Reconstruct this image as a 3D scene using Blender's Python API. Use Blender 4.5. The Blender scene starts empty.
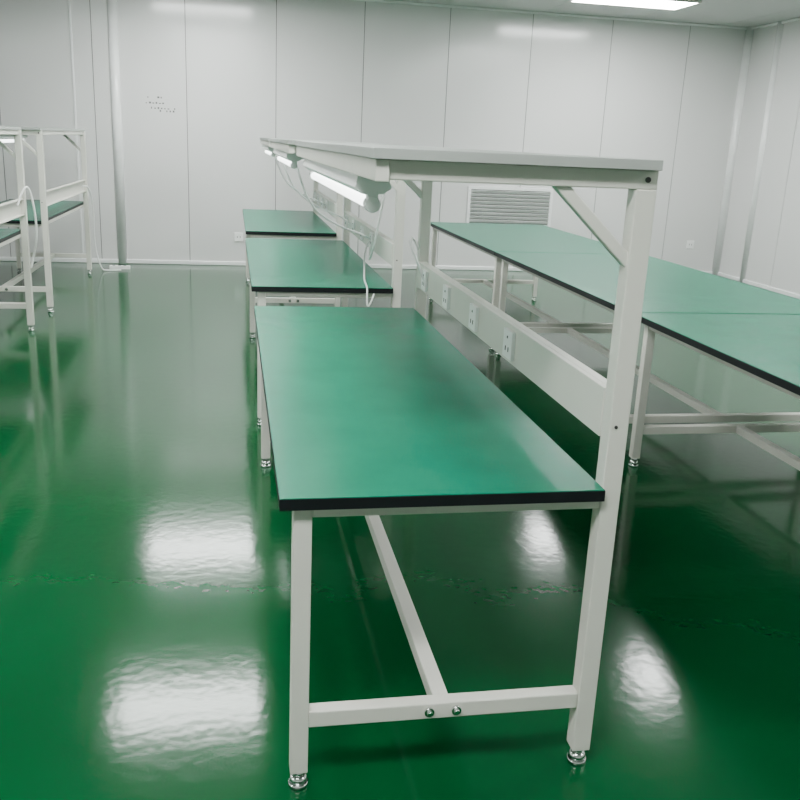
import bpy, bmesh, math, random
from mathutils import Vector, Matrix

scene = bpy.context.scene
COL = scene.collection

# ------------------------------------------------------------ materials
def new_mat(name):
    m = bpy.data.materials.new(name); m.use_nodes = True
    return m, m.node_tree, m.node_tree.nodes["Principled BSDF"]

def simple(name, col, rough=0.4, metal=0.0, spec=0.5, var=0.04, scale=6.0, bump=0.0, bscale=80.0):
    m, nt, b = new_mat(name)
    tc = nt.nodes.new("ShaderNodeTexCoord")
    mp = nt.nodes.new("ShaderNodeMapping"); mp.inputs["Location"].default_value = (.37, .41, .23)
    nt.links.new(tc.outputs["Object"], mp.inputs["Vector"])
    n = nt.nodes.new("ShaderNodeTexNoise"); n.inputs["Scale"].default_value = scale
    n.inputs["Detail"].default_value = 4
    nt.links.new(mp.outputs["Vector"], n.inputs["Vector"])
    r = nt.nodes.new("ShaderNodeValToRGB")
    r.color_ramp.elements[0].position = 0.3; r.color_ramp.elements[1].position = 0.7
    r.color_ramp.elements[0].color = (*[c*(1-var) for c in col], 1)
    r.color_ramp.elements[1].color = (*[min(1, c*(1+var)) for c in col], 1)
    nt.links.new(n.outputs["Fac"], r.inputs["Fac"])
    nt.links.new(r.outputs["Color"], b.inputs["Base Color"])
    b.inputs["Roughness"].default_value = rough
    b.inputs["Metallic"].default_value = metal
    b.inputs["Specular IOR Level"].default_value = spec
    if bump > 0:
        n2 = nt.nodes.new("ShaderNodeTexNoise"); n2.inputs["Scale"].default_value = bscale
        nt.links.new(mp.outputs["Vector"], n2.inputs["Vector"])
        bp = nt.nodes.new("ShaderNodeBump"); bp.inputs["Strength"].default_value = bump
        bp.inputs["Distance"].default_value = 0.01
        nt.links.new(n2.outputs["Fac"], bp.inputs["Height"])
        nt.links.new(bp.outputs["Normal"], b.inputs["Normal"])
    return m

def emit(name, col, strength):
    m, nt, b = new_mat(name)
    b.inputs["Base Color"].default_value = (0.9, 0.9, 0.9, 1)
    b.inputs["Emission Color"].default_value = (*col, 1)
    b.inputs["Emission Strength"].default_value = strength
    return m

M_FRAME = simple("ivory_powder_coat", (0.67, 0.66, 0.60), 0.38, var=0.02)
M_MAT = simple("green_esd_mat", (0.0, 0.165, 0.093), 0.27, spec=0.10, var=0.07, scale=5, bump=0.04, bscale=300)
M_BLACK = simple("black_edge", (0.006, 0.007, 0.009), 0.45, spec=.3)
M_SHELF = simple("grey_laminate", (0.36, 0.38, 0.36), 0.45, var=0.03)
M_CHROME = simple("chrome", (0.75, 0.75, 0.75), 0.15, metal=1.0)
M_PLASTIC = simple("white_plastic", (0.90, 0.90, 0.89), 0.35, var=0.01)
M_DARK = simple("dark_slot", (0.03, 0.03, 0.03), 0.5)
M_WALL = simple("wall_steel_panel", (0.69, 0.685, 0.68), 0.15, var=0.015, scale=0.8, bump=0.02, bscale=1.2)
M_SEAM = simple("panel_joint", (0.18, 0.19, 0.18), 0.5)
M_ALU = simple("aluminium_profile", (0.86, 0.86, 0.86), 0.25, metal=0.05)
M_CEIL = simple("ceiling_panel", (0.60, 0.61, 0.60), 0.4, var=0.015, scale=0.8)
M_VENT = simple("vent_white", (0.84, 0.84, 0.84), 0.4)
M_INK = simple("notice_ink", (0.12, 0.12, 0.12), 0.6)
M_LIGHT = emit("light_diffuser", (0.97, 1.0, 0.98), 59.0)
M_TUBE = emit("tube_glow", (0.96, 1.0, 0.99), 6.0)

# epoxy floor
M_FLOOR, nt, b = new_mat("green_epoxy_floor")
tc = nt.nodes.new("ShaderNodeTexCoord")
mp = nt.nodes.new("ShaderNodeMapping"); mp.inputs["Location"].default_value = (20.37, 20.41, 0.0)
nt.links.new(tc.outputs["Object"], mp.inputs["Vector"])
n = nt.nodes.new("ShaderNodeTexNoise"); n.noise_dimensions = '2D'
n.inputs["Scale"].default_value = 0.9; n.inputs["Detail"].default_value = 4
nt.links.new(mp.outputs["Vector"], n.inputs["Vector"])
r = nt.nodes.new("ShaderNodeValToRGB")
r.color_ramp.elements[0].position = 0.3; r.color_ramp.elements[1].position = 0.75
r.color_ramp.elements[0].color = (0.0002, 0.055, 0.0145, 1)
r.color_ramp.elements[1].color = (0.0002, 0.071, 0.0195, 1)
nt.links.new(n.outputs["Fac"], r.inputs["Fac"]); nt.links.new(r.outputs["Color"], b.inputs["Base Color"])
n2 = nt.nodes.new("ShaderNodeTexNoise"); n2.noise_dimensions = '2D'
n2.inputs["Scale"].default_value = 24; n2.inputs["Detail"].default_value = 1
nt.links.new(mp.outputs["Vector"], n2.inputs["Vector"])
bp = nt.nodes.new("ShaderNodeBump"); bp.inputs["Strength"].default_value = 0.05; bp.inputs["Distance"].default_value = 0.006
nt.links.new(n2.outputs["Fac"], bp.inputs["Height"]); nt.links.new(bp.outputs["Normal"], b.inputs["Normal"])
b.inputs["Roughness"].default_value = 0.125
b.inputs["Specular IOR Level"].default_value = 0.25

# ------------------------------------------------------------ mesh helpers
class Part:
    def __init__(self):
        self.bm = bmesh.new(); self.mats = []
    def _mi(self, mat):
        if mat not in self.mats: self.mats.append(mat)
        return self.mats.index(mat)
    def box(self, x0, x1, y0, y1, z0, z1, mat):
        return self.obox(Vector(((x0+x1)/2, (y0+y1)/2, (z0+z1)/2)), Matrix.Identity(3), (x1-x0, y1-y0, z1-z0), mat)
    def obox(self, c, rot, size, mat):
        mi = self._mi(mat)
        vs = []
        for sx in (-.5, .5):
            for sy in (-.5, .5):
                for sz in (-.5, .5):
                    vs.append(self.bm.verts.new(Vector(c) + rot @ Vector((sx*size[0], sy*size[1], sz*size[2]))))
        for f in ((0,1,3,2),(4,6,7,5),(0,4,5,1),(2,3,7,6),(0,2,6,4),(1,5,7,3)):
            fa = self.bm.faces.new([vs[i] for i in f]); fa.material_index = mi
        return self
    def bar(self, a, c, w, h, mat, up=(0,1,0)):
        a = Vector(a); c = Vector(c); d = (c-a); L = d.length; d.normalize()
        u = Vector(up); s = d.cross(u).normalized(); u = s.cross(d)
        R = Matrix((s, d, u)).transposed()
        return self.obox((a+c)/2, R, (w, L, h), mat)
    def prism_y(self, pts, y0, y1, mat):
        mi = self._mi(mat)
        A = [self.bm.verts.new((x, y0, z)) for x, z in pts]
        B = [self.bm.verts.new((x, y1, z)) for x, z in pts]
        n = len(pts)
        for i in range(n):
            f = self.bm.faces.new((A[i], A[(i+1)%n], B[(i+1)%n], B[i])); f.material_index = mi
        self.bm.faces.new(A[::-1]).material_index = mi
        self.bm.faces.new(B).material_index = mi
        return self
    def cyl(self, a, c, r, mat, seg=20, r2=None):
        mi = self._mi(mat); a = Vector(a); c = Vector(c); d = (c-a).normalized()
        t = Vector((1,0,0)) if abs(d.x) < 0.9 else Vector((0,1,0))
        s = d.cross(t).normalized(); u = d.cross(s)
        r2 = r if r2 is None else r2
        A = [self.bm.verts.new(a + (s*math.cos(2*math.pi*i/seg)+u*math.sin(2*math.pi*i/seg))*r) for i in range(seg)]
        B = [self.bm.verts.new(c + (s*math.cos(2*math.pi*i/seg)+u*math.sin(2*math.pi*i/seg))*r2) for i in range(seg)]
        for i in range(seg):
            f = self.bm.faces.new((A[i], A[(i+1)%seg], B[(i+1)%seg], B[i])); f.material_index = mi; f.smooth = True
        f = self.bm.faces.new(A[::-1]); f.material_index = mi
        f = self.bm.faces.new(B); f.material_index = mi
        return self
    def make(self, name, parent=None, loc=(0,0,0), bevel=0.0):
        bmesh.ops.recalc_face_normals(self.bm, faces=self.bm.faces)
        me = bpy.data.meshes.new(name); self.bm.to_mesh(me); self.bm.free()
        for m in self.mats: me.materials.append(m)
        o = bpy.data.objects.new(name, me); COL.objects.link(o)
        o.location = loc
        if parent: o.parent = parent
        if bevel > 0:
            md = o.modifiers.new("bevel", 'BEVEL'); md.width = bevel; md.segments = 2
            md.limit_method = 'ANGLE'; md.angle_limit = math.radians(50)
        return o

def empty(name, loc):
    e = bpy.data.objects.new(name, None); COL.objects.link(e); e.location = loc
    e.empty_display_size = 0.1
    return e

def cable(name, pts, r=0.0035, parent=None, mat=None):
    cu = bpy.data.curves.new(name, 'CURVE'); cu.dimensions = '3D'
    s = cu.splines.new('NURBS'); s.points.add(len(pts)-1)
    for i, p in enumerate(pts): s.points[i].co = (*p, 1)
    s.use_endpoint_u = True; s.order_u = 3
    cu.bevel_depth = r; cu.bevel_resolution = 3; cu.resolution_u = 10
    cu.materials.append(mat or M_PLASTIC)
    o = bpy.data.objects.new(name, cu); COL.objects.link(o)
    if parent: o.parent = parent
    return o

def foot(p, x, y):
    p.cyl((x, y, 0.0), (x, y, 0.012), 0.024, M_CHROME, 24)
    p.cyl((x, y, 0.012), (x, y, 0.030), 0.023, M_CHROME, 24, r2=0.018)
    p.cyl((x, y, 0.030), (x, y, 0.046), 0.016, M_CHROME, 16)

# ------------------------------------------------------------ room
XL, XR, YB, YN, H = -5.6, 6.3, 10.9, -3.0, 3.05
p = Part(); p.box(XL-.1, XR+.1, YN-.1, YB+.1, -0.1, 0, M_FLOOR); p.make("floor")
p = Part(); p.box(XL-.1, XR+.1, YN-.1, YB+.1, H+.004, H+.1, M_SEAM)
x = XL
while x < XR:
    x1 = min(x+1.15, XR)
    p.box(x+.003, x1-.003, YN, YB, H, H+.006, M_CEIL); x = x1
p.make("ceiling")

def wall_panels(name, axis, pos, sgn, edges):
    p = Part(); g = 0.0045
    for i in range(len(edges)-1):
        a, c = edges[i]+g, edges[i+1]-g
        if axis == 'y':
            p.box(a, c, min(pos, pos+sgn*.02), max(pos, pos+sgn*.02), 0, H, M_WALL)
        else:
            p.box(min(pos, pos+sgn*.02), max(pos, pos+sgn*.02), a, c, 0, H, M_WALL)
    a, c = edges[0], edges[-1]
    if axis == 'y': p.box(a, c, min(pos+sgn*.008, pos+sgn*.1), max(pos+sgn*.008, pos+sgn*.1), 0, H, M_SEAM)
    else: p.box(min(pos+sgn*.008, pos+sgn*.1), max(pos+sgn*.008, pos+sgn*.1), a, c, 0, H, M_SEAM)
    return p.make(name, bevel=0)

wall_panels("wall_back", 'y', YB, 1, [XL, -4.5, -3.5, -2.5, -1.5, -.5, .5, 1.5, 2.5, 3.5, 4.5, 5.5, XR])
wall_panels("wall_front", 'y', YN, -1, [XL, -4.4, -3.2, -2, -.8, .4, 1.6, 2.8, 4.0, 5.2, XR])
ys = [YN + i*1.15 for i in range(12)] + [YB]
wall_panels("wall_right", 'x', XR, 1, ys)
wall_panels("wall_left", 'x', XL, -1, ys)

def base(name, x0, x1, y0, y1):
    p = Part(); p.box(x0, x1, y0, y1, 0, 0.05, M_ALU); p.make(name, bevel=0.008)
base("baseboard_back", XL, XR, YB-.02, YB)
base("baseboard_right", XR-.02, XR, YN, YB-.02)
base("baseboard_left", XL, XL+.02, YN, YB-.02)
base("baseboard_front", XL+.02, XR-.02, YN, YN+.02)
p = Part(); p.cyl((-1.27, YB+.01, 0), (-1.27, YB+.01, H), 0.055, M_ALU, 32)
p.box(-1.72, -1.70, YB-.012, YB, 0, H, M_ALU); p.make("trim_1")
p = Part(); p.cyl((XR-.01, YB-.01, 0), (XR-.01, YB-.01, H), 0.06, M_ALU, 32); p.make("trim_2")
p = Part(); p.cyl((XR+.01, 10.25, 0), (XR+.01, 10.25, H), 0.05, M_ALU, 32); p.make("trim_3")
p = Part(); p.box(XL, XR, YB-.03, YB, H-.03, H, M_ALU); p.make("trim_4", bevel=.01)
p = Part(); p.box(XR-.03, XR, YN, YB-.03, H-.03, H, M_ALU); p.make("trim_5", bevel=.01)

# louvre vent in back wall
p = Part()
vx0, vx1, vz0, vz1 = 2.84, 3.93, 0.42, 1.03
yf = YB-.022
p.box(vx0, vx1, yf, YB, vz1-.035, vz1, M_VENT); p.box(vx0, vx1, yf, YB, vz0, vz0+.035, M_VENT)
p.box(vx0, vx0+.035, yf, YB, vz0+.035, vz1-.035, M_VENT); p.box(vx1-.035, vx1, yf, YB, vz0+.035, vz1-.035, M_VENT)
p.box(vx0+.035, vx1-.035, YB-.003, YB, vz0+.035, vz1-.035, M_SEAM)
k = 12
for i in range(k):
    z = vz0+.06 + i*(vz1-vz0-.12)/(k-1)
    R = Matrix.Rotation(math.radians(-50), 3, 'X')
    p.obox(Vector(((vx0+vx1)/2, YB-.013, z)), R, (vx1-vx0-.07, .034, .004), M_VENT)
p.make("wall_vent")

def wall_socket(name, x, z):
    p = Part()
    p.box(x-.05, x+.05, YB-.014, YB, z-.05, z+.05, M_PLASTIC)
    p.box(x-.02, x-.014, YB-.0155, YB-.013, z-.012, z+.012, M_DARK)
    p.box(x+.014, x+.02, YB-.0155, YB-.013, z-.012, z+.012, M_DARK)
    p.make(name, bevel=.002)
wall_socket("wall_socket", 5.87, .39)
wall_socket("wall_socket", .07, .34)

p = Part()
random.seed(4)
for row, (z, cnt, x0) in enumerate(((1.86, 5, -.93), (1.80, 6, -.95), (1.745, 9, -.93), (1.715, 5, -.80))):
    for i in range(cnt):
        if random.random() < .2: continue
        w = .010+random.random()*.014
        xx = x0+i*.036
        p.box(xx, xx+w, YB-.0012, YB, z, z+.010+random.random()*.012, M_INK)
p.make("wall_notice")

# ------------------------------------------------------------ ceiling lights
def ceiling_light(x, y):
    e = empty("ceiling_light", (x, y, H))
    p = Part()
    w, d, t = .61, .28, .05
    p.box(-w, w, -d, -d+.02, -t, 0, M_FRAME); p.box(-w, w, d-.02, d, -t, 0, M_FRAME)
    p.box(-w, -w+.02, -d+.02, d-.02, -t, 0, M_FRAME); p.box(w-.02, w, -d+.02, d-.02, -t, 0, M_FRAME)
    p.box(-w+.02, w-.02, -d+.02, d-.02, -.012, 0, M_FRAME)
    p.make("housing", e)
    p = Part(); p.box(-w+.02, w-.02, -d+.02, d-.02, -t+.004, -t+.01, M_LIGHT); p.make("diffuser", e)
for y in (.5, 3.5, 6.5, 9.45):
    for x in (-.35, 4.1):
        ceiling_light(x, y)
for y in (.5, 4.5): ceiling_light(-4.6, y)

# ------------------------------------------------------------ workbench with shelf
def workbench(ox, oy, L=2.28):
    e = empty("workbench", (ox, oy, 0))
    T, ST, SB, SP = .76, 1.489, 1.428, 1.468
    p = Part()
    p.box(.093, .832, 0, L, T-.028, T-.002, M_BLACK)
    p.box(.094, .831, .001, L-.001, T-.002, T, M_MAT)
    p.make("tabletop", e, bevel=.0008)
    p = Part()
    lx, px, hw, ph = .145, .855, .021, .023
    y1, y2 = .02+hw, L-.02-hw
    for y in (y1, y2):
        p.box(lx-hw, lx+hw, y-hw, y+hw, .045, T-.028, M_FRAME)
        p.box(px-ph, px+ph, y-ph, y+ph, .045, SB, M_FRAME)
        p.box(lx+hw, px-ph, y-hw+.004, y+hw-.004, T-.056, T-.028, M_FRAME)
        p.box(lx+hw, px-ph, y-hw+.002, y+hw-.002, .17, .212, M_FRAME)
        p.box(.290, px+ph+.001, y-hw, y+hw, SB, SP, M_FRAME)
        p.bar((.664, y, SB+.008), (px-ph+.008, y, 1.272), .026, .026, M_FRAME)
    p.box(lx-hw+.004, lx+hw-.004, y1+hw, y2-hw, T-.056, T-.028, M_FRAME)
    p.box(px-ph-.032, px-ph-.002, y1+hw, y2-hw, T-.056, T-.028, M_FRAME)
    p.box(.47, .51, y1+hw-.002, y2-hw+.002, .171, .211, M_FRAME)
    p.box(.276, .305, 0.008, L-.008, SB-.004, SP, M_FRAME)
    p.box(px-.01, px+.01, y1+hw, y2-hw, SB+.007, SP, M_FRAME)
    p.make("frame", e, bevel=.003)
    p = Part()
    for y, s in ((y1-hw, -1), (y2+hw, 1)):
        for x in (.455, .522):
            p.cyl((x, y+s*-.002, .191), (x, y+s*.004, .191), .012, M_CHROME, 20)
            p.cyl((x, y+s*.004, .191), (x, y+s*.011, .191), .007, M_CHROME, 6)
        p.cyl((px, y, SB+.02), (px, y+s*.003, SB+.02), .006, M_DARK, 16)
        p.cyl((px-.008, y, .905), (px-.008, y+s*.0045, .905), .004, M_DARK, 12)
    for y in (y1, y2):
        foot(p, lx, y); foot(p, px, y)
    p.make("feet_and_bolts", e)
    p = Part(); p.box(.270, .873, -.006, L+.006, SP, ST, M_SHELF); p.make("shelf_board", e, bevel=.0015)
    p = Part()
    p.box(px-ph-.003, px-ph+.012, y1+ph, y2-ph, .868, .985, M_FRAME)
    p.box(px-ph+.012, px+ph-.01, y1+ph, y2-ph, .868, .874, M_FRAME)
    p.box(px-ph+.012, px+ph-.01, y1+ph, y2-ph, .979, .985, M_FRAME)
    p.make("outlet_rail", e, bevel=.002)
    xs = px-ph-.003
    for i in range(4):
        y = .77+i*.42
        p = Part()
        p.box(xs-.012, xs, y-.043, y+.043, .884, .970, M_PLASTIC)
        p.box(xs-.014, xs-.011, y-.004, y+.004, .945, .953, M_DARK)
        for dy in (-.014, .014):
            p.box(xs-.0135, xs-.011, y+dy-.003, y+dy+.003, .905, .92, M_DARK)
        p.make("outlet_%d" % (i+1), e, bevel=.002)
    # task lamp: batten housing + reflector + tube under the front beam
    p = Part()
    lz = SB-.004
    la, lb = .36, L-.3
    p.prism_y([(.290, lz), (.362, lz), (.372, lz-.03), (.350, lz-.044), (.302, lz-.044), (.282, lz-.03)], la, lb, M_PLASTIC)
    for q0, q1 in ((la-.004, la+.035), (lb-.035, lb+.004)):
        p.cyl((.327, q0, lz-.068), (.327, q1, lz-.068), .019, M_PLASTIC, 20)
        p.box(.314, .340, q0+.004, q1-.004, lz-.065, lz-.04, M_PLASTIC)
    p.make("lamp_housing", e, bevel=.002)
    p = Part(); p.cyl((.327, la+.035, lz-.068), (.327, lb-.035, lz-.068), .014, M_TUBE, 20); p.make("lamp_tube", e)
    return e

b1 = workbench(0, 1.78)
b2 = workbench(0, 4.62)
b3 = workbench(0.01, 7.42)
c1 = workbench(-2.37, 7.80)
c2 = workbench(-2.37, 4.84)

cable("cable_1", [(.820, 2.03, .925), (.79, 2.02, 1.0), (.76, 2.1, 1.08), (.80, 2.22, 1.10), (.84, 2.25, 1.02), (.86, 2.26, .99)], .005, b1)
cable("cable_2", [(.820, .80, .925), (.78, .75, .88), (.76, .6, .775), (.71, .25, .766), (.69, .02, .77), (.69, -.02, .76), (.69, -.02, .68), (.70, -.01, .66), (.72, -.006, .70), (.73, -.006, .73)], .005, b2)
cable("cable_3", [(.34, .5, 1.39), (.4, .5, 1.15), (.6, .6, 1.02), (.78, .74, .96), (.820, .78, .925)], .006, b2)
cable("cable_6", [(.34, 1.9, 1.39), (.38, 1.9, 1.2), (.55, 1.8, 1.05), (.78, 1.65, .98), (.820, 1.61, .925)], .006, b2)
cable("cable_8", [(.80, .06, 1.43), (.79, .10, 1.30), (.76, .2, 1.0), (.75, .35, .85), (.79, .6, .86), (.820, .77, .90)], .006, b2)
cable("cable_7", [(.34, .5, 1.39), (.4, .5, 1.15), (.6, .6, 1.02), (.78, .74, .96), (.820, .78, .925)], .006, b3)
cable("cable_4", [(.86, 2.0, .93), (.90, 2.15, .95), (.92, 2.3, .7), (.90, 2.35, .3), (.95, 2.4, .03), (1.0, 2.45, .008), (1.15, 2.5, .008)], .008, c1)
cable("cable_5", [(.86, 2.05, .95), (.91, 2.1, 1.12), (.94, 2.18, 1.0), (.95, 2.22, .72), (.90, 2.25, .55), (.885, 2.24, .48)], .008, c2)

p = Part()
p.box(-1.36, -1.14, 10.42, 10.48, 0, .035, M_PLASTIC)
for i in range(3): p.box(-1.33+i*.06, -1.30+i*.06, 10.435, 10.465, .034, .037, M_DARK)
p.make("power_strip", bevel=.003)

# ------------------------------------------------------------ large tables
def work_table(ox, oy, L=2.385, W=1.2):
    e = empty("packing_table", (ox, oy, 0)); T = .76
    p = Part()
    p.box(0, W, 0, L, T-.03, T-.002, M_BLACK)
    p.box(.001, W-.001, .001, L-.001, T-.002, T, M_MAT)
    p.make("tabletop", e, bevel=.0008)
    p = Part(); hw = .021
    xs = (.06, W-.06); ysl = (.06+hw, L-.06-hw)
    for y in ysl:
        for x in xs: p.box(x-hw, x+hw, y-hw, y+hw, .045, T-.03, M_FRAME)
        p.box(xs[0]+hw, xs[1]-hw, y-hw+.003, y+hw-.003, T-.062, T-.03, M_FRAME)
        p.box(xs[0]+hw, xs[1]-hw, y-hw+.002, y+hw-.002, .17, .21, M_FRAME)
    for x in xs:
        p.box(x-hw+.003, x+hw-.003, ysl[0]+hw, ysl[1]-hw, T-.062, T-.03, M_FRAME)
    p.box(W/2-.02, W/2+.02, ysl[0]+hw-.002, ysl[1]-hw+.002, .171, .209, M_FRAME)
    p.make("frame", e, bevel=.003)
    p = Part()
    for y in ysl:
        for x in xs: foot(p, x, y)
    p.make("feet", e)
    return e
work_table(1.90, 1.61)
work_table(1.90, 4.01)
work_table(1.90, 6.41)

# ------------------------------------------------------------ world + camera
w = bpy.data.worlds.new("World"); scene.world = w; w.use_nodes = True
w.node_tree.nodes["Background"].inputs[0].default_value = (.6, .65, .62, 1)
w.node_tree.nodes["Background"].inputs[1].default_value = 0.05

cam = bpy.data.cameras.new("camera"); co = bpy.data.objects.new("camera", cam); COL.objects.link(co)
cam.sensor_width = 36; cam.lens = 893/800*36; cam.clip_start = .02
Yv = Vector((-168, 265, -893)).normalized()
Zv = Vector((142, 3100, 893)); Zv = (Zv - Yv*Zv.dot(Yv)).normalized()
Xv = Yv.cross(Zv).normalized()
Mx = Matrix((Xv, Yv, Zv)).to_4x4(); Mx.translation = Vector((0, 0, 1.5))
co.matrix_world = Mx
scene.camera = co
